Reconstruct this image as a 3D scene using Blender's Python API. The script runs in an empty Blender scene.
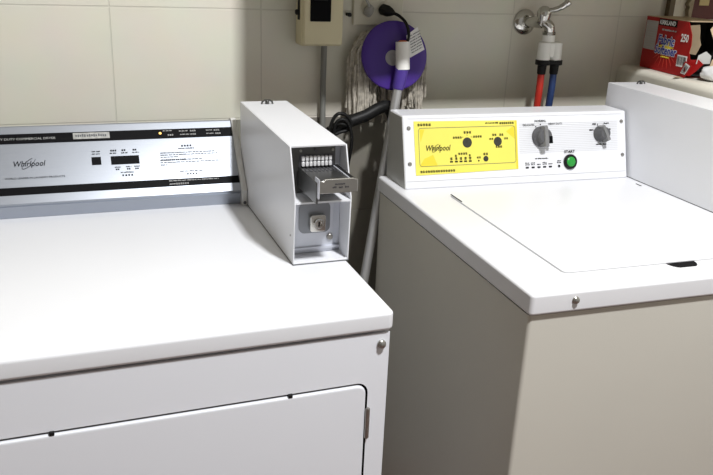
import bpy, bmesh, math, random
from mathutils import Vector, Matrix
random.seed(7)
D = bpy.data
COL = bpy.context.scene.collection
SC = bpy.context.scene
PI = math.pi

# ------------------------------------------------------------------ materials
def mat(name, col, rough=0.5, metal=0.0, spec=0.5, noise=0.0, nscale=20.0, bump=0.0, bscale=200.0, coat=0.0, emit=None, estr=0.0, trans=0.0, stretch=None):
    m = D.materials.new(name); m.use_nodes = True
    nt = m.node_tree; b = nt.nodes['Principled BSDF']
    b.inputs['Roughness'].default_value = rough
    b.inputs['Metallic'].default_value = metal
    b.inputs['Specular IOR Level'].default_value = spec
    b.inputs['Coat Weight'].default_value = coat
    b.inputs['Transmission Weight'].default_value = trans
    if emit:
        b.inputs['Emission Color'].default_value = (*emit, 1); b.inputs['Emission Strength'].default_value = estr
    tc = nt.nodes.new('ShaderNodeTexCoord'); mp = nt.nodes.new('ShaderNodeMapping')
    nt.links.new(tc.outputs['Object'], mp.inputs['Vector'])
    if stretch: mp.inputs['Scale'].default_value = stretch
    nz = nt.nodes.new('ShaderNodeTexNoise'); nz.inputs['Scale'].default_value = nscale; nz.inputs['Detail'].default_value = 4
    nt.links.new(mp.outputs['Vector'], nz.inputs['Vector'])
    mx = nt.nodes.new('ShaderNodeMix'); mx.data_type = 'RGBA'
    k = noise
    mx.inputs[6].default_value = (*[max(0, c*(1-k)) for c in col], 1)
    mx.inputs[7].default_value = (*[min(1, c*(1+k)) for c in col], 1)
    nt.links.new(nz.outputs['Fac'], mx.inputs[0])
    nt.links.new(mx.outputs[2], b.inputs['Base Color'])
    if bump > 0:
        n2 = nt.nodes.new('ShaderNodeTexNoise'); n2.inputs['Scale'].default_value = bscale
        nt.links.new(mp.outputs['Vector'], n2.inputs['Vector'])
        bp = nt.nodes.new('ShaderNodeBump'); bp.inputs['Strength'].default_value = bump; bp.inputs['Distance'].default_value = 0.001
        nt.links.new(n2.outputs['Fac'], bp.inputs['Height']); nt.links.new(bp.outputs['Normal'], b.inputs['Normal'])
    return m

def tile_mat(name, c1, c2, grout, tw, th, ox, oz, plane='XZ', mortar=0.0018, rough=0.4, low=None):
    m = D.materials.new(name); m.use_nodes = True
    nt = m.node_tree; b = nt.nodes['Principled BSDF']; b.inputs['Roughness'].default_value = rough
    tc = nt.nodes.new('ShaderNodeTexCoord'); sp = nt.nodes.new('ShaderNodeSeparateXYZ'); cb = nt.nodes.new('ShaderNodeCombineXYZ')
    nt.links.new(tc.outputs['Object'], sp.inputs[0])
    def off(sock, o):
        a = nt.nodes.new('ShaderNodeMath'); a.operation = 'SUBTRACT'; a.inputs[1].default_value = o
        nt.links.new(sock, a.inputs[0]); return a.outputs[0]
    u = sp.outputs['Y' if plane == 'YZ' else 'X']; v = sp.outputs['Y' if plane == 'XY' else 'Z']
    nt.links.new(off(u, ox), cb.inputs[0]); nt.links.new(off(v, oz), cb.inputs[1])
    br = nt.nodes.new('ShaderNodeTexBrick'); br.offset = 0.0; br.squash = 1.0
    br.inputs['Scale'].default_value = 1.0
    br.inputs['Brick Width'].default_value = tw; br.inputs['Row Height'].default_value = th
    br.inputs['Mortar Size'].default_value = mortar; br.inputs['Mortar Smooth'].default_value = 0.4; br.inputs['Bias'].default_value = 0
    br.inputs['Color1'].default_value = (*c1, 1); br.inputs['Color2'].default_value = (*c2, 1); br.inputs['Mortar'].default_value = (*grout, 1)
    nt.links.new(cb.outputs[0], br.inputs['Vector'])
    nz = nt.nodes.new('ShaderNodeTexNoise'); nz.inputs['Scale'].default_value = 9; nz.inputs['Detail'].default_value = 6
    nt.links.new(tc.outputs['Object'], nz.inputs['Vector'])
    mx = nt.nodes.new('ShaderNodeMix'); mx.data_type = 'RGBA'; mx.blend_type = 'MULTIPLY'; mx.inputs[0].default_value = 0.12
    nt.links.new(br.outputs['Color'], mx.inputs[6]); nt.links.new(nz.outputs['Color'], mx.inputs[7])
    out = mx.outputs[2]
    if low:                                 # shade of the machine gap, painted into the tile colour below this height
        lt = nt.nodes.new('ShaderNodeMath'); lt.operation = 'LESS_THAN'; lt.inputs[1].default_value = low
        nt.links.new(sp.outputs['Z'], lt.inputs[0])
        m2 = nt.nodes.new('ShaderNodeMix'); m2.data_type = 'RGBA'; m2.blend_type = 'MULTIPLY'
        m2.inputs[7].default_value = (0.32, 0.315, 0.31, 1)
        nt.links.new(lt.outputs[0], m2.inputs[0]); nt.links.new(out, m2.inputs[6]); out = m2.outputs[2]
    nt.links.new(out, b.inputs['Base Color'])
    bp = nt.nodes.new('ShaderNodeBump'); bp.inputs['Strength'].default_value = 0.5; bp.inputs['Distance'].default_value = 0.002; bp.invert = True
    nt.links.new(br.outputs['Fac'], bp.inputs['Height']); nt.links.new(bp.outputs['Normal'], b.inputs['Normal'])
    return m

M = {}
M['white'] = mat('white_enamel', (0.78, 0.79, 0.82), 0.30, noise=0.012, nscale=6, bump=0.03, bscale=350)
M['dryer_front'] = mat('dryer_front_enamel', (0.82, 0.84, 0.89), 0.32, noise=0.015, nscale=5, bump=0.05, bscale=400)
M['deck'] = mat('washer_deck_enamel', (0.77, 0.775, 0.80), 0.34, noise=0.012, nscale=6)
M['lid'] = mat('washer_lid_enamel', (0.77, 0.775, 0.80), 0.34, noise=0.01, nscale=6)
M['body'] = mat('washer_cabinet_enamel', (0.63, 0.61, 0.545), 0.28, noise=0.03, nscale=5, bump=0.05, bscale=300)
M['cap'] = mat('bracket_paint', (0.66, 0.66, 0.64), 0.4)
M['gap'] = mat('dark_gap', (0.008, 0.008, 0.009), 0.8, spec=0.1)
M['silver'] = mat('brushed_silver', (0.36, 0.385, 0.43), 0.33, metal=0.75, noise=0.05, nscale=60, stretch=(0.5, 20, 20))
M['silver_dull'] = mat('blue_grey_strip', (0.36, 0.39, 0.45), 0.4, metal=0.35, noise=0.04, nscale=60, stretch=(0.5, 20, 20))
M['band'] = mat('black_band', (0.004, 0.004, 0.005), 0.5, spec=0.06)
M['print'] = mat('dark_print', (0.012, 0.012, 0.014), 0.7, spec=0.1)
M['print_dial'] = mat('printed_dial', (0.045, 0.045, 0.035), 0.6, spec=0.2)
M['print_soft'] = mat('grey_print', (0.12, 0.125, 0.135), 0.7, spec=0.1)
M['print_light'] = mat('light_print', (0.42, 0.42, 0.41), 0.6)
M['worn'] = mat('worn_label', (0.36, 0.36, 0.34), 0.5, noise=0.6, nscale=120)
M['amber'] = mat('amber_lamp', (0.9, 0.5, 0.1), 0.4, emit=(1, .55, .12), estr=1.5)
M['chrome'] = mat('chrome', (0.58, 0.57, 0.54), 0.12, metal=1.0)
M['steel'] = mat('brushed_steel', (0.40, 0.39, 0.365), 0.3, metal=0.9, noise=0.12, nscale=40)
M['steel_mid'] = mat('mid_steel', (0.13, 0.13, 0.127), 0.3, metal=0.85, noise=0.2, nscale=50)
M['lock_plate'] = mat('lock_plate', (0.24, 0.25, 0.27), 0.35, metal=0.7)
M['steel_dark'] = mat('dark_steel', (0.10, 0.10, 0.11), 0.4, metal=0.6)
M['bright'] = mat('bright_steel', (0.85, 0.85, 0.86), 0.3, metal=0.3)
M['galv'] = mat('zinc_plate', (0.62, 0.64, 0.70), 0.4, metal=0.45, noise=0.08, nscale=25)
M['yellow'] = mat('yellow_sheet', (0.80, 0.72, 0.12), 0.4, noise=0.06, nscale=14)
M['yellow2'] = mat('yellow_overlap', (0.74, 0.62, 0.04), 0.4, noise=0.05, nscale=14)
M['knob'] = mat('grey_knob', (0.10, 0.10, 0.105), 0.45, spec=0.3)
M['knob_lt'] = mat('grey_knob_grip', (0.20, 0.20, 0.20), 0.45, spec=0.3)
M['rubber'] = mat('black_rubber', (0.009, 0.009, 0.009), 0.5, spec=0.25)
M['green'] = mat('green_button', (0.015, 0.24, 0.03), 0.3, emit=(0.02, .45, .05), estr=0.15)
M['shade_grey'] = mat('end_shade_grey', (0.42, 0.42, 0.40), 0.45)
M['lid_gap'] = mat('pale_gap', (0.5, 0.5, 0.51), 0.6)
M['stripe'] = mat('pale_grey_stripe', (0.60, 0.60, 0.61), 0.5)
M['cream'] = mat('cream_plastic', (0.66, 0.60, 0.40), 0.42, noise=0.03)
M['outlet'] = mat('outlet_plate', (0.66, 0.63, 0.52), 0.4, noise=0.02)
M['plug_grey'] = mat('grey_plug', (0.30, 0.295, 0.27), 0.45)
M['conduit'] = mat('grey_conduit', (0.20, 0.20, 0.185), 0.5)
M['purple'] = mat('purple_plastic', (0.060, 0.020, 0.25), 0.35, noise=0.04)
M['purple_dk'] = mat('purple_socket', (0.07, 0.035, 0.27), 0.4)
M['yarn'] = mat('grey_yarn', (0.46, 0.425, 0.365), 0.95, spec=0.1, noise=0.75, nscale=110)
M['alu'] = mat('aluminium_tube', (0.50, 0.50, 0.50), 0.36, metal=0.7)
M['label_white'] = mat('white_plastic_sleeve', (0.78, 0.77, 0.74), 0.35)
M['paper'] = mat('paper_tag', (0.80, 0.79, 0.78), 0.6)
M['hub'] = mat('hub_plastic', (0.42, 0.41, 0.42), 0.5)
M['orange'] = mat('orange_core', (0.65, 0.16, 0.04), 0.5)
M['red_hose'] = mat('red_hose', (0.50, 0.03, 0.018), 0.4)
M['blue_hose'] = mat('blue_hose', (0.02, 0.045, 0.14), 0.4)
M['milky'] = mat('milky_plastic', (0.88, 0.875, 0.83), 0.3)
M['ledge'] = mat('cream_ledge', (0.72, 0.69, 0.60), 0.4, noise=0.05, nscale=7)
M['red'] = mat('red_carton', (0.36, 0.010, 0.010), 0.5, spec=0.25, noise=0.15, nscale=25)
M['red_flame'] = mat('bright_red_print', (0.55, 0.04, 0.025), 0.45)
M['card'] = mat('brown_cardboard', (0.48, 0.37, 0.24), 0.8, noise=0.12, nscale=30)
M['box_grey'] = mat('grey_text_panel', (0.42, 0.38, 0.35), 0.5)
M['ink_blue'] = mat('blue_ink', (0.03, 0.04, 0.33), 0.5)
M['ink_white'] = mat('white_ink', (0.85, 0.85, 0.83), 0.5)
M['ink_yellow'] = mat('yellow_ink', (0.9, 0.72, 0.06), 0.5)
M['inside'] = mat('carton_inside', (0.015, 0.013, 0.012), 0.9)
M['box_white'] = mat('softener_sheet', (0.50, 0.50, 0.48), 0.7)
M['bag'] = mat('white_bag', (0.66, 0.66, 0.66), 0.3, noise=0.05)
M['maroon'] = mat('maroon_board', (0.10, 0.02, 0.018), 0.5, noise=0.5, nscale=30)
M['maroon_edge'] = mat('worn_board_edge', (0.34, 0.29, 0.20), 0.7, noise=0.4, nscale=60)
M['label_yel'] = mat('pale_yellow_label', (0.6, 0.5, 0.24), 0.5)
M['brown'] = mat('brown_strip', (0.13, 0.095, 0.05), 0.5, noise=0.15)
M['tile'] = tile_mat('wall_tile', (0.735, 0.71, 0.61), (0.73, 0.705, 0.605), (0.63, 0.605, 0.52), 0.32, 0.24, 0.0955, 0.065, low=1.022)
M['tile2'] = tile_mat('side_wall_tile', (0.73, 0.715, 0.655), (0.725, 0.71, 0.65), (0.45, 0.43, 0.38), 0.32, 0.24, 0.1, 0.065, 'YZ')
M['floor'] = tile_mat('floor_tile', (0.17, 0.085, 0.065), (0.14, 0.07, 0.055), (0.12, 0.09, 0.08), 0.2, 0.2, 0, 0, 'XY', rough=0.5)
M['plaster'] = mat('white_plaster', (0.78, 0.77, 0.74), 0.8)
M['dim_plaster'] = mat('dim_plaster', (0.30, 0.27, 0.22), 0.8)
M['blocker'] = mat('shadow_block_paint', (0.55, 0.52, 0.44), 0.7)

# ------------------------------------------------------------------ mesh helpers
def box(bm, x0, x1, y0, y1, z0, z1, bev=0.0, seg=2):
    vs = [bm.verts.new(p) for p in ((x0,y0,z0),(x1,y0,z0),(x1,y1,z0),(x0,y1,z0),(x0,y0,z1),(x1,y0,z1),(x1,y1,z1),(x0,y1,z1))]
    fs = [bm.faces.new([vs[i] for i in q]) for q in ((0,3,2,1),(4,5,6,7),(0,1,5,4),(1,2,6,5),(2,3,7,6),(3,0,4,7))]
    if bev > 0:
        es = list({e for f in fs for e in f.edges})
        bmesh.ops.bevel(bm, geom=es, offset=bev, segments=seg, profile=0.5, affect='EDGES')

def prism(bm, pts, a, b, axis='x', bev=0.0, seg=2):
    """extrude a polygon: axis x -> pts are (y,z); axis y -> (x,z); axis z -> (x,y)"""
    f3 = {'x': lambda p, t: (t, p[0], p[1]), 'y': lambda p, t: (p[0], t, p[1]), 'z': lambda p, t: (p[0], p[1], t)}[axis]
    A = [bm.verts.new(f3(p, a)) for p in pts]; B = [bm.verts.new(f3(p, b)) for p in pts]
    n = len(pts)
    fs = [bm.faces.new(A), bm.faces.new(B[::-1])]
    for i in range(n):
        fs.append(bm.faces.new((A[i], B[i], B[(i+1) % n], A[(i+1) % n])))
    bmesh.ops.recalc_face_normals(bm, faces=fs)
    if bev > 0:
        es = [e for e in {e for f in fs for e in f.edges} if e.calc_face_angle(0) > 0.5]
        bmesh.ops.bevel(bm, geom=es, offset=bev, segments=seg, profile=0.5, affect='EDGES')

def rrect(x0, x1, y0, y1, r, n=5):
    out = []
    for cx, cy, a0 in ((x1-r, y1-r, 0), (x0+r, y1-r, 90), (x0+r, y0+r, 180), (x1-r, y0+r, 270)):
        for k in range(n+1):
            a = math.radians(a0 + 90*k/n); out.append((cx+r*math.cos(a), cy+r*math.sin(a)))
    return out

def basis(d):
    d = Vector(d).normalized()
    u = d.orthogonal().normalized(); return u, d.cross(u)

def loft(bm, rings, cap=True):
    n = len(rings[0])
    V = [[bm.verts.new(p) for p in r] for r in rings]
    fs = []
    for i in range(len(V)-1):
        for k in range(n):
            fs.append(bm.faces.new((V[i][k], V[i][(k+1) % n], V[i+1][(k+1) % n], V[i+1][k])))
    if cap:
        fs.append(bm.faces.new(V[0][::-1])); fs.append(bm.faces.new(V[-1]))
    bmesh.ops.recalc_face_normals(bm, faces=fs)

def tube(bm, path, r, n=10, cap=True):
    P = [Vector(p) for p in path]; rs = r if isinstance(r, (list, tuple)) else [r]*len(P)
    t0 = (P[1]-P[0]).normalized(); u = t0.orthogonal().normalized(); rings = []
    for i, p in enumerate(P):
        t = (P[min(i+1, len(P)-1)] - P[max(i-1, 0)]).normalized()
        u = (u - t*u.dot(t)).normalized(); w = t.cross(u)
        rings.append([p + rs[i]*(math.cos(2*PI*k/n)*u + math.sin(2*PI*k/n)*w) for k in range(n)])
    loft(bm, rings, cap)

def lathe(bm, org, axis, prof, n=24):
    """prof: list of (distance along the axis, radius)"""
    o = Vector(org); d = Vector(axis).normalized(); u, w = basis(d)
    loft(bm, [[o + d*h + max(r, 1e-5)*(math.cos(2*PI*k/n)*u + math.sin(2*PI*k/n)*w) for k in range(n)] for h, r in prof])

def spline(pts, n=8):
    P = [Vector(p) for p in pts]; out = []
    for i in range(len(P)-1):
        p0, p1, p2, p3 = P[max(i-1, 0)], P[i], P[i+1], P[min(i+2, len(P)-1)]
        for k in range(n):
            t = k/n
            out.append(0.5*((2*p1)+(p2-p0)*t+(2*p0-5*p1+4*p2-p3)*t*t+(3*p1-p0-3*p2+p3)*t**3))
    out.append(P[-1]); return out

class Frame:
    """a flat face: origin, u (right), v (up); n points out of the face"""
    def __init__(s, o, u, v):
        s.o = Vector(o); s.u = Vector(u).normalized(); s.v = Vector(v).normalized(); s.n = s.u.cross(s.v)
    def p(s, a, b, h=0.0): return s.o + s.u*a + s.v*b + s.n*h
    def rect(s, bm, a0, b0, a1, b1, h=0.0004, skew=0.0):
        q = [s.p(a0, b0, h), s.p(a1, b0, h), s.p(a1, b1, h), s.p(a0, b1, h)]
        q0 = [s.p(a0, b0, 0), s.p(a1, b0, 0), s.p(a1, b1, 0), s.p(a0, b1, 0)]
        loft(bm, [q0, q])
    def poly(s, bm, pts, h=0.0004):
        loft(bm, [[s.p(a, b, 0) for a, b in pts], [s.p(a, b, h) for a, b in pts]])
    def disc(s, bm, a, b, r, h=0.0004, n=20, rv=None):
        s.poly(bm, [(a+r*math.cos(2*PI*k/n), b+(rv or r)*math.sin(2*PI*k/n)) for k in range(n)], h)
    def frame(s, bm, a0, b0, a1, b1, t, h):
        s.rect(bm, a0, b0, a1, b0+t, h); s.rect(bm, a0, b1-t, a1, b1, h)
        s.rect(bm, a0, b0+t, a0+t, b1-t, h); s.rect(bm, a1-t, b0+t, a1, b1-t, h)
    def hanzi(s, bm, a, b, n, size, h=0.0008, gap=1.15):
        """a short run of tiny dense printed characters"""
        for i in range(n):
            x = a + i*size*gap; t = size*0.16
            for k in range(3):
                yy = b + size*(0.08+0.32*k) + random.uniform(-.04, .04)*size
                s.rect(bm, x+size*random.uniform(0, .12), yy, x+size*random.uniform(.85, 1), yy+t, h)
            xm = x+size*random.uniform(.3, .6)
            s.rect(bm, xm, b, xm+t, b+size, h)
    def dashes(s, bm, a0, a1, b, size, h=0.0008):
        x = a0
        while x < a1:
            w = random.uniform(1.2, 3.2)*size
            k = x
            while k < min(x+w, a1):
                s.rect(bm, k, b+random.uniform(0, .2)*size, k+size*.42, b+size*random.uniform(.65, 1), h); k += size*.62
            x += w + size*.7
    def text(s, bm, body, a, b, size, h=0.0009, shear=0.0, align='LEFT', sx=1.0, bold=0.0):
        cu = D.curves.new('lettering', 'FONT'); cu.body = body; cu.size = 1.0; cu.shear = shear; cu.align_x = align; cu.resolution_u = 2
        cu.offset = bold
        ob = D.objects.new('lettering', cu); COL.objects.link(ob)
        bpy.context.view_layer.update()
        me = D.meshes.new_from_object(ob.evaluated_get(bpy.context.evaluated_depsgraph_get()))
        base = [bm.verts.new(s.p(a + v.co.x*size*sx, b + v.co.y*size, h)) for v in me.vertices]
        for p in me.polygons:
            try: bm.faces.new([base[i] for i in p.vertices])
            except ValueError: pass
        D.objects.remove(ob); D.curves.remove(cu); D.meshes.remove(me)

BASE = {}
class Thing:
    def __init__(s, name, label, cat, base, yaw=0.0, group=None, empty=True):
        s.base = Vector(base); s.yaw = yaw
        s.rot = Matrix.Rotation(yaw, 4, 'Z')
        s.o = D.objects.new(name, None); s.o.empty_display_size = 0.1; COL.objects.link(s.o)
        s.o.location = s.rot @ s.base; s.o.rotation_euler = (0, 0, yaw)
        s.o['label'] = label; s.o['category'] = cat
        if group: s.o['group'] = group
    def part(s, name, bm, m, parent=None, label=None, smooth=True, kind=None):
        return mesh(name, bm, m, s.base, parent or s.o, label, smooth, kind)

def mesh(name, bm, m, base=(0, 0, 0), parent=None, label=None, smooth=True, kind=None):
    me = D.meshes.new(name); bm.transform(Matrix.Translation(-Vector(base)))
    bm.to_mesh(me); bm.free()
    ms = m if isinstance(m, list) else [m]
    for k in ms: me.materials.append(k)
    o = D.objects.new(name, me); COL.objects.link(o)
    if smooth:
        me.shade_smooth(); me.set_sharp_from_angle(angle=math.radians(38))
        w = o.modifiers.new('normals', 'WEIGHTED_NORMAL'); w.keep_sharp = True
    if parent: o.parent = parent
    else: o.location = base
    if label: o['label'] = label
    if kind: o['kind'] = kind
    return o

def single(name, bm, m, label, cat, base, group=None, smooth=True):
    o = mesh(name, bm, m, base, None, label, smooth); o['category'] = cat
    if group: o['group'] = group
    return o

def B(): return bmesh.new()

def struct(name, bm, m):
    o = mesh(name, bm, m, smooth=False); o['kind'] = 'structure'; return o

def cyl_bm(p, axis, r, h, n=16, bev=0.0):
    bm = B(); b = min(bev, h*.45)
    lathe(bm, p, axis, [(0, r), (h-b, r), (h, r-b)] if b > 0 else [(0, r), (h, r)], n); return bm

# ------------------------------------------------------------------ the setting
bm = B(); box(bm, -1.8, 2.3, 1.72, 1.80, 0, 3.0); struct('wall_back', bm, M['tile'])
bm = B(); box(bm, 2.3, 2.38, -1.6, 1.80, 0, 3.0); struct('wall_right', bm, M['tile2'])
bm = B(); box(bm, -1.88, -1.8, -1.6, 1.80, 0, 3.0); struct('wall_left', bm, M['dim_plaster'])
bm = B(); box(bm, -1.8, -0.5, -1.68, -1.6, 0, 3.0); struct('wall_front', bm, M['dim_plaster'])
bm = B(); box(bm, -1.8, 2.38, -1.6, 1.80, -0.06, 0); struct('floor', bm, M['floor'])
bm = B(); box(bm, -1.8, 2.38, -1.6, 1.80, 3.0, 3.06); struct('ceiling', bm, M['plaster'])
bm = B(); box(bm, 0.425, 2.3, 1.42, 1.72, 1.357, 3.0); struct('shadow_block', bm, M['blocker'])      # unseen overhead block above the view, shaped to cast the wall shadow
bm = B(); box(bm, 1.522, 1.538, 1.704, 1.7195, 1.143, 1.331); struct('trim_2', bm, M['brown'])

# ------------------------------------------------------------------ the dryer
YF = 0.893
dr = Thing('tumble_dryer', 'white front-loading dryer with silver and black control console, left machine', 'dryer', (0.0385, 1.25, 0))
XL, XR = -0.330, 0.402
# cabinet with a pocket for the door
def pocket_front(bm, x0, x1, z0, z1, y, loop, depth):
    o = [bm.verts.new((a, y, b)) for a, b in ((x0, z0), (x1, z0), (x1, z1), (x0, z1))]
    i = [bm.verts.new((a, y, b)) for a, b in loop]; k = [bm.verts.new((a, y+depth, b)) for a, b in loop]
    eo = [bm.edges.new((o[j], o[(j+1) % 4])) for j in range(4)]
    n = len(i); ei = [bm.edges.new((i[j], i[(j+1) % n])) for j in range(n)]
    bmesh.ops.triangle_fill(bm, edges=eo+ei, use_beauty=True, normal=(0, -1, 0))
    for j in range(n):
        f = bm.faces.new((i[j], i[(j+1) % n], k[(j+1) % n], k[j])); f.material_index = 1
    f = bm.faces.new(k); f.material_index = 1
    return o
bm = B()
o = pocket_front(bm, XL, XR, 0.03, 0.881, YF+0.001, rrect(-0.290, 0.3725, 0.26, 0.8045, 0.017), 0.02)
bk = [bm.verts.new((v.co.x, 1.60, v.co.z)) for v in o]
for j in range(4): bm.faces.new((o[j], bk[j], bk[(j+1) % 4], o[(j+1) % 4]))
bm.faces.new(bk)
bmesh.ops.recalc_face_normals(bm, faces=bm.faces[:])
dr.part('cabinet', bm, [M['dryer_front'], M['gap']], smooth=False)  # pocket faces coloured dark to deepen the shade in the door gap
bm = B(); box(bm, XL+.01, XR-.01, YF+.012, 1.59, 0.878, 0.888); dr.part('top_seam', bm, M['gap'], smooth=False)
bm = B(); box(bm, XL+.02, XR-.02, YF+.05, 1.58, 0.0, 0.04); dr.part('plinth', bm, M['gap'], smooth=False)
bm = B(); prism(bm, rrect(XL-.004, 0.4065, YF-.004, 1.60, 0.010), 0.885, 0.9145, 'z', 0.006, 3)
dr.part('top_panel', bm, M['white'])
bm = B(); prism(bm, rrect(-0.287, 0.3690, 0.263, 0.8008, 0.014), YF-.0025, YF+.018, 'y', 0.0035, 2)
door = dr.part('door', bm, M['dryer_front'])
for zz in (0.712, 0.30):
    bm = B(); lathe(bm, (0.3722, YF-.003, zz), (0, 0, 1), [(0, .002), (.002, .0036), (.017, .0036), (.018, .003), (.019, .0036), (.034, .0036), (.035, .003), (.036, .0036), (.050, .0036), (.052, .002)], 12)
    dr.part('hinge', bm, M['steel'], door, 'steel hinge')
for xx in (-0.053, 0.256):
    bm = B(); box(bm, xx-.0032, xx+.0032, YF-.0028, YF+.012, 0.7998, 0.8052, .001); dr.part('bumper', bm, M['rubber'], door, 'black rubber bumper')
def screw(t, p, axis, r, parent=None, m='chrome'):
    p = Vector(p); a = Vector(axis).normalized()
    bm = B(); lathe(bm, p, a, [(-.003, r*1.15), (r*.18, r*1.15), (r*.5, r*.85), (r*.62, r*.35), (r*.55, .0004)], 14)
    return t.part('screw', bm, M[m], parent)
bm = B(); lathe(bm, (0.3895, YF, 0.864), (0, -1, 0), [(-.003, .0065), (.0015, .0065), (.003, .005), (.0045, .0052), (.006, .003), (.0062, .0005)], 18)
dr.part('corner_screw', bm, M['steel'], label='steel corner screw')

# dryer console
CXR = 0.3023
bm = B(); prism(bm, [(1.431, .9145), (1.4195, .941), (1.4175, .9455), (1.5145, 1.062), (1.5175, 1.0635), (1.524, 1.0625), (1.60, 1.030), (1.60, .9145)], XL, CXR, 'x', 0.0)
con = dr.part('console', bm, M['silver'])
F = Frame((0, 1.4185, 0.9450), (1, 0, 0), (0, .6343, .7731))
F.o = F.o + F.n*0.0008
bm = B(); prism(bm, [(1.4298, .916), (1.418, .9395), (1.4215, .9395), (1.434, .916)], XL+.002, CXR-.001, 'x'); dr.part('kick_strip', bm, M['silver_dull'], con, 'blue-grey strip', smooth=False)
bm = B(); F.rect(bm, XL+.001, .1176, CXR-.0005, .1372); F.rect(bm, XL+.001, .0160, CXR-.0005, .0312); dr.part('band', bm, M['band'], con, 'black bands', smooth=False)
bm = B()
F.text(bm, 'HEAVY DUTY COMMERCIAL DRYER', -.0268, .1246, .0062, align='RIGHT', sx=1.12)
dr.part('title_lettering', bm, M['print_light'], con, 'white lettering on the top band', smooth=False); bm = B()
F.dashes(bm, .168, .185, .1325, .0022)
dr.part('lamp_captions', bm, M['print_light'], con, 'small white captions', smooth=False); bm = B()
F.dashes(bm, .1985, .216, .1308, .0024); F.hanzi(bm, .2195, .1302, 3, .0034)
dr.part('lamp_captions', bm, M['print_light'], con, 'small white captions', smooth=False); bm = B()
F.dashes(bm, .2, .217, .1235, .0024); F.hanzi(bm, .2195, .1228, 3, .0034)
dr.part('lamp_captions', bm, M['print_light'], con, 'small white captions', smooth=False); bm = B()
F.dashes(bm, .251, .263, .1310, .0024); F.hanzi(bm, .266, .1300, 3, .0034); F.dashes(bm, .251, .266, .1236, .0024); F.hanzi(bm, .268, .1226, 3, .0034)
F.hanzi(bm, .176, .1225, 3, .0034)
dr.part('lamp_captions', bm, M['print_light'], con, 'small white captions', smooth=False); bm = B()
F.dashes(bm, .168, .261, .0262, .0026); F.dashes(bm, .168, .178, .0196, .0026); F.hanzi(bm, .18, .0192, 6, .0036)
dr.part('band_lettering', bm, M['print_light'], con, 'white lettering on the bands', smooth=False)
bm = B()
F.text(bm, 'Whirlpool', -.1025, .0718, .0150, shear=.22, sx=.86, bold=.006)
ring = []
for k in range(30):
    a = math.radians(40 + 300*k/29); x = .0150*math.cos(a); y = .0048*math.sin(a)
    c, s_ = math.cos(math.radians(42)), math.sin(math.radians(42)); ring.append((-.0755 + x*c - y*s_, .0772 + x*s_ + y*c))
for (a, b), (c, d) in zip(ring, ring[1:]):
    tube(bm, [F.p(a, b, .0006), F.p(c, d, .0006)], .00045, 4)
dr.part('logo', bm, M['print'], con, 'dark script logo', smooth=False)
bm = B()
F.text(bm, 'WORLD LEADER IN LAUNDRY PRODUCTS', -.0158, .0472, .0047, align='RIGHT', sx=1.12, bold=.004)
dr.part('slogan', bm, M['print'], con, 'dark lettering', smooth=False); bm = B()
F.dashes(bm, .034, .048, .0945, .0022); F.dashes(bm, .034, .048, .0895, .0022)
dr.part('window_caption', bm, M['print'], con, 'dark lettering', smooth=False); bm = B()
for k, x in enumerate((.067, .0875, .1075)):
    F.hanzi(bm, x, .0945, 2 if k else 3, .0034); F.dashes(bm, x-.001, x+.0105, .0895, .0024)
dr.part('window_caption', bm, M['print'], con, 'dark lettering', smooth=False); bm = B()
for k, x in enumerate((.0735, .0935, .1085)):
    F.dashes(bm, x-.001, x+.009, .0605, .0024); F.hanzi(bm, x, .0555, 2, .0032)
F.dashes(bm, .082, .104, .0490, .0027); F.hanzi(bm, .084, .0425, 4, .0036, gap=1.5)
dr.part('window_caption', bm, M['print'], con, 'dark lettering', smooth=False); bm = B()
F.hanzi(bm, .199, .0985, 4, .0037, gap=1.45); F.dashes(bm, .193, .223, .0935, .0024)
dr.part('heading', bm, M['print'], con, 'dark lettering', smooth=False); bm = B()
F.dashes(bm, .1905, .234, .0450, .0032); F.hanzi(bm, .203, .0385, 4, .0037, gap=1.45)
dr.part('lettering', bm, M['print'], con, 'dark lettering', smooth=False)
bm = B()
for b, a1 in ((.0855, .262), (.0810, .266), (.0765, .19)): F.dashes(bm, .158, a1, b, .0022)
for b, a1, n in ((.0700, .235, 0), (.0650, .278, 0), (.0600, .168, 0)): F.dashes(bm, .1565, a1, b, .0026)
F.hanzi(bm, .158, .0698, 12, .0034); 
dr.part('instructions', bm, M['print_soft'], con, 'small grey instruction lines', smooth=False)
bm = B(); F.rect(bm, .0326, .0682, .0492, .0841, .0006); dr.part('window', bm, M['band'], con, 'small black square window', smooth=False)
bm = B(); F.rect(bm, .0668, .0671, .1179, .0842, .0006)
dr.part('window', bm, M['band'], con, 'wide black display window', smooth=False)
bm = B(); F.rect(bm, .0037, .1225, .0688, .1352, .0008); dr.part('worn_sticker', bm, M['worn'], con, 'scratched silver sticker', smooth=False)
bm = B(); F.dashes(bm, .008, .060, .1262, .0062, .0012)
dr.part('sticker_scratches', bm, M['print_soft'], con, 'dark worn marks', smooth=False)
bm = B(); F.disc(bm, .1623, .1285, .0024, .0012); dr.part('indicator_lamp', bm, M['amber'], con, 'amber indicator lamp')
# end cap of the console
bm = B(); prism(bm, [(1.428, .9145), (1.412, .9145), (1.4105, .946), (1.509, 1.0655), (1.516, 1.0675), (1.526, 1.066), (1.60, 1.034), (1.60, .9145)], .3025, .3135, 'x', .002)
capo = dr.part('end_cap', bm, M['cap'], con, 'pale grey end bracket')
screw(dr, (.3080, 1.4115, .9215), (0, -1, .05), .0028, capo, 'steel_dark')

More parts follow.
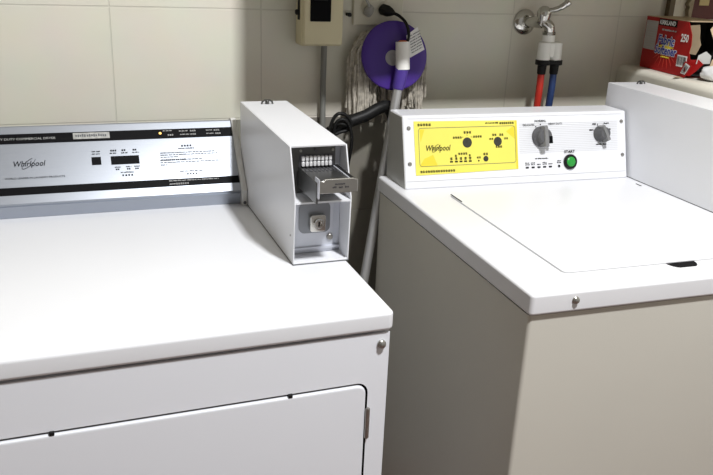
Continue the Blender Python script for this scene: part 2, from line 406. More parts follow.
# ------------------------------------------------------------------ coin boxes
def coin_box(label, base, yaw, x0, x1, y0, y1, z0, zt_front, zt_back, shift=0.0):
    """y0 front, y1 back; upper part leans back, lower part upright; both halves are open recesses"""
    t = Thing('coin_box', label, 'coin box', base, yaw, 'coin boxes on the machines')
    T = .0022
    yk, zk = y0-.009, z0+.1075             # the kink, front-most line
    yt = y0+.022
    prof = [(y1, z0), (y1, zt_back), (yt, zt_front), (yk, zk), (y0-.004, z0)]
    bm = B()
    prism(bm, prof, x0, x0+T, 'x', .0006, 1); prism(bm, prof, x1-T, x1, 'x', .0006, 1)
    prism(bm, [(y1, zt_back), (yt, zt_front), (yt+.0005, zt_front-T), (y1, zt_back-T)], x0+T, x1-T, 'x')
    prism(bm, [(y1, z0), (y1, z0+T), (y0-.004, z0+T), (y0-.004, z0)], x0+T, x1-T, 'x')
    box(bm, x0+T, x1-T, y1-T, y1, z0+T, zt_back-T)
    box(bm, x0+T, x1-T, yk+.0005, yt+.03, zk-.006, zk-.003)                 # shelf between the two recesses
    box(bm, x0+T, x1-T, y0-.003, y0-.001, z0+T, z0+.0042)                    # low sill
    t.part('case', bm, M['white'])
    bm = B(); box(bm, x0-.0006, x1+.0004, y0-.0055, y1+.0006, z0, z0+.0010); t.part('base_seam', bm, M['print_soft'], smooth=False)
    zc = zt_back - (zt_back-zt_front)*.06
    bm = B(); sxc = (x0+x1)/2+shift
    P = [(sxc+a, y1-.028, zc+b) for a, b in ((-.011, -.001), (-.0095, .0045), (-.005, .0068), (.005, .0068), (.0095, .0045), (.011, -.001))]
    tube(bm, P, .0019, 8); lathe(bm, (sxc, y1-.028, zc-.002), (0, 0, 1), [(0, .004), (.007, .004), (.0085, .003)], 12)
    t.part('lock_staple', bm, M['steel_mid'], label='small steel staple')
    # upper recess: slot plate
    yp = yt+.020
    bm = B(); box(bm, x0+T+.0005, x1-T-.010, yp, yp+.002, zk-.002, zt_front-.003)
    plate = t.part('slot_plate', bm, M['steel_mid'], label='brushed steel slot plate')
    bm = B(); box(bm, x1-T-.010, x1-T-.0005, yp+.004, yp+.006, zk-.002, zt_front-.003); t.part('filler_strip', bm, M['galv'], plate)
    w = x1-x0; sx0, sx1 = x0+.255*w, x0+.805*w
    bm = B(); box(bm, sx0-.003, sx1+.003, yp-.0012, yp-.0002, zk+.040, zk+.0600); t.part('slot_backing', bm, M['steel_dark'], plate, 'dark slots')
    bm = B(); n = 8; pw = (sx1-sx0)/n
    for k in range(n):
        a = sx0+k*pw
        box(bm, a+.0004, a+pw-.0012, yp-.006, yp-.0010, zk+.0510, zk+.0585, .0006, 1)
        box(bm, a+.0004, a+pw-.0012, yp-.006, yp-.0010, zk+.0420, zk+.0496, .0006, 1)
    t.part('slot_teeth', bm, M['bright'], plate, 'bright teeth between the coin slots')
    for k, a in enumerate((.25, .52, .82)):
        bm = cyl_bm((x0+a*w, yp, zt_front-.0125), (0, -1, 0), .0022 if k != 1 else .0035, .002, 10); t.part('rivet', bm, M['steel_dark'] if k == 1 else M['steel'], plate)
    # the slide, pushed out towards the viewer
    ys = y0-.060; zs0, zs1 = zk+.033, zk+.0395; a0, a1 = sx0-.001, sx1+.001
    bm = B()
    box(bm, a0, a1, ys+.002, yp-.006, zs0, zs1, .0006, 1)
    slide_ = t.part('coin_slide', bm, M['steel_mid'], label='steel coin slide standing out of the box')
    bm = B()
    for k in range(n):
        a = sx0+k*pw+pw*.3
        box(bm, a, a+pw*.42, yp-.030, yp-.006, zs1-.0002, zs1+.0006)
    t.part('coin_groove', bm, M['steel_dark'], slide_, 'dark coin grooves')
    bm = B(); box(bm, a0-.0035, a0-.0005, ys+.004, yp-.004, zk+.008, zs1+.002, .0006, 1); t.part('side_rail', bm, M['steel_mid'], slide_)
    bm = B(); box(bm, a1+.0005, a1+.003, ys+.004, yp-.004, zs0-.004, zs1+.002, .0006, 1)
    t.part('side_rail', bm, M['galv'], slide_)
    bm = B(); box(bm, a1+.0032, a1+.0080, ys+.001, yp-.004, zs1-.003, zs1+.0035, .0008, 1); t.part('black_rail', bm, M['rubber'], slide_, 'black runner')
    hx0, hx1, hz0, hz1 = a0-.001, a1+.006, zk+.026, zk+.0480
    bm = B(); prism(bm, [(hx0, hz0), (hx1, hz0), (hx1, hz1-.002), (hx1-.004, hz1-.002), (hx1-.006, hz1), (hx0+.009, hz1), (hx0+.007, hz1-.003), (hx0, hz1-.003)], ys-.003, ys, 'y', .0008, 1)
    hd = t.part('handle_plate', bm, M['steel'], slide_, 'bent steel push plate')
    bm = B(); prism(bm, [(hx0-.0015, hz0-.008), (hx0+.0008, hz0-.008), (hx0+.0008, hz1), (hx0-.0015, hz1)], ys-.003, ys+.016, 'y', .0005, 1); t.part('bent_edge', bm, M['galv'], hd)
    G = Frame((hx0, ys-.003, hz0), (1, 0, 0), (0, 0, 1))
    bm = B(); L_ = hx1-hx0
    G.dashes(bm, L_*.40, L_*.66, .0128, .0025); G.dashes(bm, L_*.34, L_*.42, .0075, .0034); G.dashes(bm, L_*.5, L_*.58, .0075, .0034); G.dashes(bm, L_*.66, L_*.74, .0075, .0034)
    t.part('stamped_marks', bm, M['steel_dark'], hd, smooth=False)
    # lower recess: vault door with lock
    yv = y0+.036
    bm = B(); box(bm, x0+T+.0005, x1-T-.0115, yv, yv+.003, z0+.003, zk-.008, .0006, 1)
    vault = t.part('vault_door', bm, M['galv'], label='zinc vault door')
    bm = B(); box(bm, x1-T-.0105, x1-T-.0005, yv+.003, yv+.005, z0+.003, zk-.008); box(bm, x0+T+.0005, x1-T-.0015, yv-.0035, yv+.0035, z0+.0095, z0+.0135); t.part('vault_frame', bm, M['galv'], vault)
    cx, cz = x0+.50*w, z0+.063
    bm = B(); prism(bm, rrect(cx-.0265, cx+.0265, cz-.0255, cz+.0265, .010), yv-.0015, yv-.0002, 'y', 0); esc = t.part('lock_recess', bm, M['lock_plate'], vault, 'dark rounded lock plate')
    bm = B(); prism(bm, rrect(cx-.013+.003, cx+.0165, cz-.021, cz+.0075, .004), yv-.011, yv-.0015, 'y', .0012, 2); t.part('lock', bm, M['chrome'], vault, 'chrome lock')
    bm = B(); lathe(bm, (cx+.004, yv-.011, cz-.0065), (0, -1, 0), [(0, .0082), (.003, .0082), (.004, .0072), (.004, .0045), (.0025, .0044), (.0025, .0001)], 20)
    k_ = t.part('key_cylinder', bm, M['chrome'], vault)
    bm = B(); box(bm, cx+.0028, cx+.0052, yv-.0142, yv-.0132, cz-.011, cz-.003); t.part('keyhole', bm, M['gap'], vault)
    bm = cyl_bm((x1-.020, yv, z0+.0285), (0, -1, 0), .0055, .0035, 14, .0012); t.part('screw', bm, M['steel'], vault)
    bm = cyl_bm((x0+.0005, y0+.012, z0+.045), (-1, 0, 0), .0016, .0016, 10); t.part('rivet', bm, M['steel'])
    return t
coin_box('white metal coin box on the dryer with its steel slide sticking out', (0.361, 1.28, .9148), 0, .3142, .4078, 1.094, 1.474, .9150, 1.1015, 1.1075)

# ------------------------------------------------------------------ the washer
YAW = -math.radians(2.059)
wa = Thing('washing_machine', 'white top-loading washer with yellow sheet on its console, right machine', 'washing machine', (0.937, 1.25, 0), YAW)
WX0, WX1 = 0.5985, 1.296
bm = B(); prism(bm, rrect(WX0, WX1, .914, 1.586, .006, 6), .03, .8765, 'z', 0); wa.part('cabinet', bm, M['body'])
bm = B(); box(bm, WX0+.02, WX1-.02, .93, 1.57, 0, .035); wa.part('plinth', bm, M['gap'], smooth=False)
bm = B(); prism(bm, rrect(WX0+.0015, WX1-.0015, .9155, 1.58, .006), .874, .8805, 'z'); wa.part('deck_seam', bm, M['gap'], smooth=False)
bm = B(); prism(bm, rrect(WX0-.004, WX1+.004, .907, 1.590, .007, 6), .8790, .9140, 'z', .0050, 3); deck = wa.part('deck', bm, M['deck'])
bm = B(); lathe(bm, (.672, .907, .8995), (0, -1, 0), [(-.002, .0062), (.0012, .0062), (.003, .0045), (.0045, .0048), (.006, .0028), (.0062, .0004)], 18); wa.part('corner_screw', bm, M['steel'], deck, 'steel screw')
# lid
LX0, LX1, LY0, LY1 = .692, 1.166, .974, 1.412
bm = B(); prism(bm, rrect(LX0-.0012, LX1+.0012, LY0-.0012, LY1+.0012, .011), .9138, .9143, 'z'); wa.part('lid_gap', bm, M['lid_gap'], deck, smooth=False)
bm = B(); prism(bm, rrect(LX0, LX1, LY0, LY1, .010), .9142, .9166, 'z', .0018, 3); lid = wa.part('lid', bm, M['lid'])
bm = B(); prism(bm, [(.919+.029*math.cos(PI+PI*k/16), LY0-.0005+.021*max(math.sin(PI+PI*k/16)*1.25, -1)) for k in range(17)], .9138, .9144, 'z'); wa.part('finger_notch', bm, M['gap'], lid, 'dark finger notch')
for xx, ll in ((LX0+.002, 1.358), (LX1-.004, 1.392)):
    bm = B(); box(bm, xx-.0012, xx+.0012, ll, LY1-.001, .9171, .9177); wa.part('hinge_slot', bm, M['gap'], lid, smooth=False)
# console
KX0, KX1 = .6145, 1.1825
bm = B(); prism(bm, [(1.470, .914), (1.5155, 1.066), (1.592, 1.066), (1.592, .914)], KX0, KX1, 'x', .004, 3)
wc = wa.part('console', bm, M['white'])
bm = B(); prism(bm, [(1.4725, .9145), (1.5155, 1.0625), (1.589, 1.0625), (1.589, .9145)], KX0-.0006, KX0+.001, 'x'); wa.part('end_shade', bm, M['shade_grey'], wc, 'grey painted shade on the console end')  # thin grey sheet: the shade on the console's left end, put into colour
W = Frame((0, 1.470, .9150), (1, 0, 0), (0, .2873, .9578)); W.o = W.o + W.n*.0002
bm = B(); W.rect(bm, KX0+.004, .0158, KX1-.004, .0168, .0004); W.rect(bm, KX0+.012, .1505, KX1-.012, .1511, .0004); wa.part('panel_seam', bm, M['stripe'], wc, smooth=False)
for a, b in ((.6279, .1306), (.6271, .054), (1.1696, .1331), (1.1703, .0546)):
    p = W.p(a, b); bm = B(); lathe(bm, p, W.n, [(-.002, .0046), (.0008, .0046), (.0022, .0033), (.0024, .0014), (.0014, .0012), (.0012, .0001)], 14)
    wa.part('screw', bm, M['steel'], wc, 'steel console screw')
bm = B()
for k in range(17): W.rect(bm, .895, .0675+k*.0041, 1.158, .0682+k*.0041, .0003)
wa.part('line_field', bm, M['stripe'], wc, 'fine grey ruled lines', smooth=False)
# yellow sheet
bm = B(); W.poly(bm, [(.640, .0285), (.8905, .0328), (.8903, .1420), (.6397, .1452)], .0007); ys_ = wa.part('yellow_sheet', bm, M['yellow'], wc, 'yellow plastic instruction sheet', smooth=False)
Y = Frame(W.p(0, 0, .0007), W.u, W.v)
for cr in ([(.648, .0465), (.692, .0475), (.682, .072), (.661, .064)], [(.654, .1), (.664, .127), (.652, .128)], [(.8852, .034), (.8896, .034), (.8896, .141), (.8852, .141)], [(.862, .118), (.884, .131), (.884, .1)]):
    bm = B(); Y.poly(bm, cr, .0002); wa.part('crease', bm, M['yellow2'], ys_, 'darker yellow crease', smooth=False)
bm = B()
bm.free()
bm = B()
q = rrect(.6497, .8845, .0475, .1300, .006, 4); 
for (a, b), (c, d) in zip(q, q[1:]+q[:1]): tube(bm, [Y.p(a, b, .0002), Y.p(c, d, .0002)], .00055, 4)
wa.part('border_line', bm, M['print_soft'], ys_, smooth=False)
bm = B()
Y.text(bm, 'Whirlpool', .6640, .0805, .0175, shear=.22, sx=.80, bold=.012)
for k in range(24):
    a0, a1 = [math.radians(40+300*j/24) for j in (k, k+1)]
    f_ = lambda a: (.690 + .0125*math.cos(a)*.75 - .004*math.sin(a)*.66, .0862 + .0125*math.cos(a)*.66 + .004*math.sin(a)*.75)
    tube(bm, [Y.p(*f_(a0), .0004), Y.p(*f_(a1), .0004)], .0005, 4)
wa.part('logo', bm, M['print'], ys_, 'dark script logo', smooth=False)
bm = B()
Y.hanzi(bm, .648, .1345, 5, .0056)
wa.part('heading', bm, M['print'], ys_, 'tiny dark lettering', smooth=False); bm = B()
Y.dashes(bm, .811, .842, .1358, .0034); Y.hanzi(bm, .846, .1342, 7, .0046)
wa.part('heading', bm, M['print'], ys_, 'tiny dark lettering', smooth=False); bm = B()
Y.hanzi(bm, .650, .0335, 14, .0052)
wa.part('footer', bm, M['print'], ys_, 'tiny dark lettering', smooth=False); bm = B()
Y.hanzi(bm, .757, .1155, 3, .0055); Y.hanzi(bm, .7305, .1052, 4, .0048); Y.hanzi(bm, .7795, .1060, 4, .0048)
wa.part('dial_caption', bm, M['print'], ys_, 'tiny dark lettering', smooth=False); bm = B()
Y.hanzi(bm, .742, .0695, 4, .0050)
for k, x in enumerate((.7250, .7368, .7480, .7592, .7705)): Y.rect(bm, x-.0035, .0535, x+.0035, .0568, .0006); Y.hanzi(bm, x-.003, .0585, 1, .0062); 
Y.hanzi(bm, .7338, .0655, 1, .005); Y.hanzi(bm, .7675, .0655, 1, .005)
wa.part('status_caption', bm, M['print'], ys_, 'tiny dark lettering', smooth=False); bm = B()
Y.disc(bm, .7916, .0550, .0018, .0006); Y.hanzi(bm, .7870, .0600, 2, .0045); Y.hanzi(bm, .803, .0668, 2, .0055)
wa.part('button_caption', bm, M['print'], ys_, 'tiny dark lettering', smooth=False); bm = B()
Y.hanzi(bm, .8195, .1000, 2, .0045); Y.hanzi(bm, .827, .1085, 2, .005); Y.hanzi(bm, .8445, .1085, 2, .005); Y.hanzi(bm, .8565, .1000, 2, .0045); Y.hanzi(bm, .8345, .0820, 3, .005)
wa.part('dial_caption', bm, M['print'], ys_, 'tiny dark lettering', smooth=False); bm = B()
Y.rect(bm, .7530, .1078, .7560, .1086, .0006); Y.rect(bm, .7740, .1075, .7770, .1083, .0006); Y.rect(bm, .7647, .1105, .7655, .1135, .0006)
wa.part('dial_ticks', bm, M['print'], ys_, 'tiny dark lettering', smooth=False)
for a, b, r in ((.765, .0960, .0112), (.8404, .0962, .0100), (.8093, .0588, .0062)):
    bm = B(); Y.disc(bm, a, b, r, .0007, 24)
    Y.rect(bm, a-.0008, b, a+.0008, b+r*.9, .0012)
    wa.part('printed_dial', bm, M['print_dial'], ys_, 'dark printed dial')
# dials
def dial(a, b, r, ang, small):
    p = W.p(a, b); bm = B()
    lathe(bm, p, W.n, [(0, r), (.004, r), (.006, r*.96), (.009, r*.80), (.020, r*.72), (.022, r*.62)], 28)
    d = wa.part('dial', bm, M['knob'], wc, 'grey selector dial')
    c, s_ = math.cos(ang), math.sin(ang); G = Frame(p, W.u*c+W.v*s_, W.v*c-W.u*s_)
    bm = B(); q0 = [(-r*.30, -r*1.02), (r*.30, -r*1.02), (r*.26, r*.98), (-r*.26, r*.98)]; q1 = [(-r*.20, -r*.95), (r*.20, -r*.95), (r*.16, r*.85), (-r*.16, r*.85)]
    loft(bm, [[G.p(x, y, .005) for x, y in q0], [G.p(x, y, .020) for x, y in q0], [G.p(x, y, .026) for x, y in q1]])
    wa.part('grip', bm, M['knob_lt'], d, 'raised grip bar')
    if not small:
        bm = B(); G.rect(bm, r*.36, -r*.75, r*.70, -r*.05, .0225); wa.part('pointer_mark', bm, M['band'], d, 'black pointer mark')
dial(.9513, .1035, .0235, math.radians(2), False)
dial(1.1105, .1055, .0190, math.radians(22), True)
bm = B()
W.text(bm, 'NORMAL', .9508, .1368, .0066, align='CENTER', sx=1.1, bold=.015); W.text(bm, 'DELICATES', .9350, .1283, .0064, align='RIGHT', sx=.95, bold=.010); W.text(bm, 'HEAVY DUTY', .9715, .1298, .0064, sx=.95, bold=.010)
for a, b in ((.9385, .1262), (.9510, .1310), (.9670, .1268)): W.disc(bm, a, b, .0014, .0009, 8)
wa.part('dial_caption', bm, M['print'], wc, 'black control lettering', smooth=False); bm = B()
W.text(bm, 'START', 1.0250, .0640, .0088, align='CENTER', sx=1.1, bold=.02)
wa.part('start_lettering', bm, M['print'], wc, 'black control lettering', smooth=False); bm = B()
W.dashes(bm, .9345, .9685, .0525, .0030)
for k, x in enumerate((.9133, .9285, .9436, .9585, .9735)):
    W.rect(bm, x-.0038, .0328, x+.0038, .0362, .0009); W.dashes(bm, x-.005, x+.005, .0398, .0024); W.dashes(bm, x-.005, x+.005, .0435, .0024) if k in (0, 1, 3) else None
wa.part('status_lights', bm, M['print'], wc, 'black control lettering', smooth=False); bm = B()
W.disc(bm, .9965, .0348, .0030, .0009); W.dashes(bm, .991, 1.002, .0415, .0026); W.dashes(bm, .992, 1.001, .0455, .0026)
wa.part('reset_light', bm, M['print'], wc, 'black control lettering', smooth=False); bm = B()
for a, b, n in ((1.081, .1130, 2), (1.089, .1265, 3), (1.121, .1275, 3), (1.132, .1140, 2), (1.098, .0790, 6)): W.dashes(bm, a, a+.0055*n*.8, b, .0042)
wa.part('dial_caption', bm, M['print'], wc, 'black control lettering', smooth=False); bm = B()
for a, b in ((1.094, .1120), (1.1040, .1235), (1.1175, .1240), (1.1285, .1140)): tube(bm, [W.p(a, b, .0006), W.p(a+(a-1.1105)*.22, b+(b-.1055)*.22, .0006)], .0005, 4)
wa.part('dial_ticks', bm, M['print'], wc, 'black tick marks', smooth=False)
p = W.p(1.0256, .0435); bm = B(); lathe(bm, p, W.n, [(0, .0172), (.004, .0172), (.0065, .0150), (.0065, .0120), (.003, .0115)], 28)
bt = wa.part('start_button', bm, M['rubber'], wc, 'black-ringed start button')
bm = B(); lathe(bm, p, W.n, [(.001, .0116), (.0060, .0114), (.0078, .0095), (.0084, .0040), (.0085, .0002)], 24); wa.part('button_cap', bm, M['green'], bt, 'green button cap')

coin_box('white metal coin box on right side of washer, beside yellow-sheeted console', (1.232, 1.39, .9142), YAW, 1.1885, 1.2960, 1.030, 1.604, .9145, 1.1140, 1.1190, .020)

# ------------------------------------------------------------------ on the wall
# breaker box
bb = Thing('switch_box', 'cream electrical switch box with a black window on the wall', 'switch box', (.5415, 1.72, 1.19))
bm = B(); box(bm, .494, .590, 1.672, 1.7195, 1.1915, 1.331, .005, 3); box(bm, .497, .587, 1.660, 1.675, 1.195, 1.329, .004, 3); hs = bb.part('housing', bm, M['cream'])
bm = B(); prism(bm, rrect(.5105, .5575, 1.2455, 1.326, .002, 3), 1.6585, 1.662, 'y'); wn = bb.part('switch_window', bm, M['band'], label='black switch window')
bm = B(); box(bm, .518, .550, 1.656, 1.660, 1.29, 1.32, .0015); bb.part('rocker', bm, M['rubber'], wn)
bm = B(); box(bm, .4905, .4945, 1.684, 1.692, 1.247, 1.326, .001); lathe(bm, (.4905, 1.688, 1.263), (-1, 0, 0), [(0, .006), (.004, .006), (.006, .004)], 10); bb.part('side_latch', bm, M['rubber'], label='black side latch')
bm = B(); tube(bm, [(.5580, 1.703, 1.1915), (.5575, 1.703, 1.10), (.559, 1.703, 1.0), (.559, 1.703, .0005)], .0068, 12)
single('conduit', bm, M['conduit'], 'grey conduit running down the wall below the cream switch box', 'pipe', (.5585, 1.703, .5))
# outlet with two plugs
ou = Thing('wall_outlet', 'cream wall outlet plate with two plugs in it', 'outlet', (.688, 1.72, 1.235))
bm = B(); box(bm, .629, .752, 1.711, 1.7195, 1.2345, 1.312, .003, 3); pl_ = ou.part('plate', bm, M['outlet'])
for xx in (.665, .715):
    bm = B(); lathe(bm, (xx, 1.7112, 1.273), (0, -1, 0), [(0, .0175), (.0012, .0175), (.0014, .016)], 24); sk = ou.part('socket', bm, M['outlet'], pl_)
bm = B(); lathe(bm, (.617, 1.7198, 1.258), (0, -1, 0), [(0, .004), (.012, .003), (.014, .005), (.018, .005), (.019, .002)], 10)
single('wall_hook', bm, M['rubber'], 'small black peg on the wall left of the outlet plate', 'hook', (.617, 1.7198, 1.258))
def plug(name, label, m, body, cord, r):
    t = Thing(name, label, 'plug', body[0], 0.0, 'plugs in the wall outlet')
    bm = B(); d = Vector(body[1])-Vector(body[0]); L_ = d.length
    rings = []
    u, w = basis(d)
    for h, rr in ((0, .0095), (.004, .0115), (L_*.55, .0115), (L_*.8, .0085), (L_, .0050)):
        rings.append([Vector(body[0]) + d.normalized()*h + rr*(math.copysign(abs(math.cos(2*PI*k/16))**.6, math.cos(2*PI*k/16))*u + math.copysign(abs(math.sin(2*PI*k/16))**.6, math.sin(2*PI*k/16))*w*.9) for k in range(16)])
    loft(bm, rings); t.part('plug_body', bm, m)
    bm = B(); tube(bm, spline(cord), r, 10); t.part('cord', bm, m)
plug('power_plug', 'grey plug in the outlet with its cord going upwards', M['plug_grey'], ((.6650, 1.7095, 1.262), (.658, 1.685, 1.279)), [(.658, 1.685, 1.279), (.650, 1.682, 1.290), (.640, 1.685, 1.305), (.634, 1.690, 1.320), (.632, 1.70, 1.331)], .0032)
plug('power_plug', 'black plug in the outlet with its cord arching over the purple mop', M['rubber'], ((.6960, 1.7095, 1.272), (.716, 1.680, 1.265)), [(.714, 1.682, 1.2655), (.724, 1.668, 1.260), (.7335, 1.650, 1.247), (.7385, 1.642, 1.228), (.7365, 1.640, 1.206), (.722, 1.6405, 1.185), (.7185, 1.641, 1.15), (.7180, 1.641, 1.135)], .0036)

# mop: upside down, head against the wall
mp = Thing('mop', 'upturned mop with purple disc head and grey yarn behind the washer', 'mop', (.483, 1.44, 0))
c = Vector((.7145, 1.660, 1.172)); nrm = Vector((-.10, -1, .22)).normalized()
bm = B(); lathe(bm, c - nrm*.008, nrm, [(0, .074), (.004, .0785), (.010, .0785), (.013, .0755), (.016, .060), (.018, .030), (.018, .0005)], 48)
disc = mp.part('disc', bm, M['purple'], label='purple mop disc')
bm = B(); lathe(bm, c + nrm*.009 + Vector((-.007, 0, -.006)), nrm, [(0, .0175), (.0025, .0175), (.003, .010), (.002, .009)], 28); mp.part('hub_ring', bm, M['hub'], disc, 'pale hub ring')
A = Vector((.7135, 1.618, 1.128)); foot = Vector((.483, 1.44, .004)); dirp = Vector((.088, .07, .426)).normalized()
j = Vector((.711, 1.62, 1.104)); foot = j - dirp*(j.z-.004)/dirp.z
bm = B(); tube(bm, [foot, j + dirp*.01], .0108, 20); pole = mp.part('pole', bm, M['alu'], label='aluminium pole')
bm = B(); lathe(bm, foot, dirp, [(-.004, .006), (0, .0125), (.03, .0125), (.032, .011)], 20); mp.part('pole_cap', bm, M['rubber'], pole)
top = Vector((.7175, 1.618, 1.150)); d2 = (top-j).normalized()
bm = B(); lathe(bm, j - d2*.002, d2, [(0, .0125), (.003, .0138), (.030, .0150), (.052, .0150)], 20); mp.part('socket', bm, M['purple_dk'], pole, 'purple pole socket')
s0 = Vector((.7185, 1.617, 1.146)); s1 = Vector((.7175, 1.624, 1.207))
bm = B(); ds = (s1-s0); lathe(bm, s0, ds, [(0, .0155), (.001, .0160), (ds.length-.001, .0160), (ds.length, .0155), (ds.length, .0125), (ds.length-.006, .0120)], 20); sl = mp.part('sleeve', bm, M['label_white'], label='white plastic sleeve')
bm = B(); lathe(bm, s1 - ds.normalized()*.012, ds, [(0, .0118), (.012, .0110), (.0150, .0065), (.0152, .0003)], 16); mp.part('sleeve_core', bm, M['orange'], sl, 'orange core')
bm = B(); T_ = [(.733, 1.640, 1.219), (.761, 1.644, 1.238), (.781, 1.641, 1.188), (.744, 1.637, 1.170)]
loft(bm, [[Vector(p)+Vector((0, .0004, 0)) for p in T_], [Vector(p)-Vector((0, .0004, 0)) for p in T_]]); tg = mp.part('paper_tag', bm, M['paper'], label='white paper tag', smooth=False)
G = Frame(Vector(T_[3])-Vector((0, .0006, 0)), Vector(T_[2])-Vector(T_[3]), Vector(T_[0])-Vector(T_[3])); G.n = Vector((0, -1, 0))
bm = B()
for k in range(7): G.dashes(bm, .006, .036, .007+k*.0062, .0026, .0006)
mp.part('tag_print', bm, M['print_soft'], tg, smooth=False)
# yarn: many strands hanging over the disc's back edge
bm = B()
for k in range(250):
    a = random.uniform(-.35*PI, 1.28*PI)          # around the rim, 0 = right, PI/2 = bottom, PI = left
    rr = random.uniform(.055, .076)
    x = c.x + rr*math.cos(a); z = c.z - rr*math.sin(a)*1.0
    outx = math.cos(a)
    y = c.y + .011 + random.uniform(0, .026)
    x1 = c.x + (rr+.012)*math.cos(a) + random.uniform(-.006, .006) + (-.009 if outx < -.3 else 0)
    zend = random.uniform(1.012, 1.050) + (.028 if outx > .5 else 0)
    z1 = z - .02 if z > c.z else z-.012
    xe = x1 + outx*.003*random.random() + random.uniform(-.006, .006) + (.004 if outx < 0 else 0)
    zm = (z1+zend)/2
    P = [(x, y, z), ((x+x1)/2, y+.004, (z+z1)/2+.006), (x1, y+.002, z1)]
    for q in range(1, 6):
        f = q/5; P.append((x1+(xe-x1)*f+random.uniform(-.0025, .0025), y+random.uniform(-.003, .003), z1+(zend-z1)*f))
    tube(bm, [(p[0], min(p[1], 1.714), p[2]) for p in P], random.uniform(.0024, .0038), 6)
mp.part('yarn', bm, M['yarn'], label='grey cotton yarn', kind='stuff')

# tap with splitter
tp = Thing('water_tap', 'chrome lever tap on the wall with a white hose splitter', 'tap', (1.089, 1.72, 1.247))
bm = B(); lathe(bm, (1.089, 1.7198, 1.247), (0, -1, 0), [(0, .0315), (.003, .0315), (.007, .029), (.012, .020), (.014, .0130)], 32); tp.part('flange', bm, M['chrome'])
bm = B(); tube(bm, [(1.089, 1.712, 1.247), (1.092, 1.69, 1.249), (1.098, 1.672, 1.251), (1.104, 1.664, 1.252)], [.012, .0125, .0145, .016], 18)
tube(bm, spline([(1.100, 1.672, 1.252), (1.110, 1.660, 1.250), (1.119, 1.654, 1.243), (1.1225, 1.655, 1.232), (1.1230, 1.657, 1.224)], 6), .0128, 18)
lathe(bm, (1.106, 1.664, 1.246), (.02, -.05, 1), [(0, .014), (.012, .0145), (.020, .017), (.030, .0175), (.038, .014), (.043, .007), (.044, .0005)], 24)
lathe(bm, (1.123, 1.6575, 1.231), (0, 0, -1), [(0, .0125), (.002, .0165), (.009, .0165), (.011, .0125)], 8)
tp.part('valve_body', bm, M['chrome'])
bm = B(); tube(bm, spline([(1.108, 1.660, 1.279), (1.121, 1.648, 1.281), (1.132, 1.637, 1.287), (1.141, 1.628, 1.296), (1.147, 1.622, 1.304)], 6), [.0058]*7+[.0065]*6+[.0075]*6+[.0085]*5+[.0070], 14); tp.part('lever', bm, M['chrome'], label='chrome lever handle')
bm = B()
lathe(bm, (1.124, 1.6575, 1.222), (0, 0, -1), [(0, .0150), (.016, .0155), (.018, .0195)], 20)
for xx in (1.1155, 1.1485): lathe(bm, (xx, 1.6575, 1.207), (0, 0, -1), [(0, .006), (.004, .0155), (.046, .0165), (.048, .015)], 20)
box(bm, 1.108, 1.156, 1.646, 1.669, 1.168, 1.203, .004, 2)
sp_ = tp.part('hose_splitter', bm, M['milky'], label='white plastic hose splitter')
bm = B()
for xx in (1.1155, 1.1510): lathe(bm, (xx, 1.6575, 1.162), (0, 0, -1), [(0, .0165), (.001, .0185), (.012, .0185), (.013, .015)], 20)
box(bm, 1.1155, 1.151, 1.642, 1.673, 1.1505, 1.1615, .002, 1)
tp.part('collar', bm, M['rubber'], sp_, 'black collar')
def hose(name, label, m, x, dx):
    t = Thing(name, label, 'hose', (x+dx, 1.66, 0), 0.0, 'water hoses under the tap')
    bm = B(); lathe(bm, (x, 1.6575, 1.148), (0, 0, -1), [(0, .0115), (.020, .0105), (.022, .0092)], 16); t.part('ferrule', bm, M['rubber'], label='black ferrule')
    bm = B(); tube(bm, spline([(x, 1.6575, 1.130), (x+dx*.1, 1.658, 1.09), (x+dx*.35, 1.662, 1.045), (x+dx*.8, 1.668, .98), (x+dx, 1.672, .90), (x+dx, 1.675, .40), (x+dx, 1.675, .001)]), .0088, 14); t.part('hose_tube', bm, m)
hose('water_hose', 'red water hose below the tap', M['red_hose'], 1.1150, .006)
hose('water_hose', 'blue water hose below the tap', M['blue_hose'], 1.1510, .004)

# black drain hose arching across the gap, and a small loop of cable
bm = B(); pth = spline([(.500, 1.668, .80), (.515, 1.664, .92), (.540, 1.656, .980), (.570, 1.640, 1.010), (.604, 1.634, 1.028), (.640, 1.634, 1.040), (.678, 1.640, 1.056), (.704, 1.647, 1.052), (.722, 1.646, .99), (.728, 1.640, .80)], 12)
tube(bm, pth, .0140, 16)
single('drain_hose', bm, M['rubber'], 'thick black hose arching across the gap below the mop', 'hose', (.50, 1.668, .80))
bm = B(); tube(bm, spline([(.535, 1.628, .92), (.545, 1.622, .985), (.552, 1.616, 1.030), (.565, 1.612, 1.050), (.585, 1.612, 1.046), (.598, 1.614, 1.026), (.592, 1.618, 1.012), (.570, 1.620, 1.005), (.552, 1.622, .99), (.53, 1.63, .93)], 10), .0040, 10)
tube(bm, spline([(.54, 1.63, .92), (.556, 1.618, .99), (.560, 1.612, 1.028), (.576, 1.608, 1.038), (.592, 1.608, 1.022), (.60, 1.612, .98), (.595, 1.63, .90)], 10), .0038, 10)
single('power_cable', bm, M['rubber'], 'thin black cable looped beside the dryer coin box', 'cable', (.545, 1.625, .92))

# ------------------------------------------------------------------ the ledge and what lies on it
LZ = 1.1405
bm = B(); rings = []
for y in (0.95, 1.15, 1.33, 1.47, 1.6, 1.719):
    xl = 1.3545 + max(0, y-1.33)*.105; r = .016; pts = [(1.95, y, 0), (xl, y, 0), (xl, y, LZ-.12)]
    for k in range(7):
        a = PI - k*PI/12; pts.append((xl + r + r*math.cos(a), y, LZ - r + r*math.sin(a)))
    pts.append((1.95, y, LZ)); rings.append([Vector(p) for p in pts])
loft(bm, rings)
single('ledge', bm, M['ledge'], 'cream ledge with a rounded edge behind the washer coin box', 'ledge', (1.65, 1.35, 0))

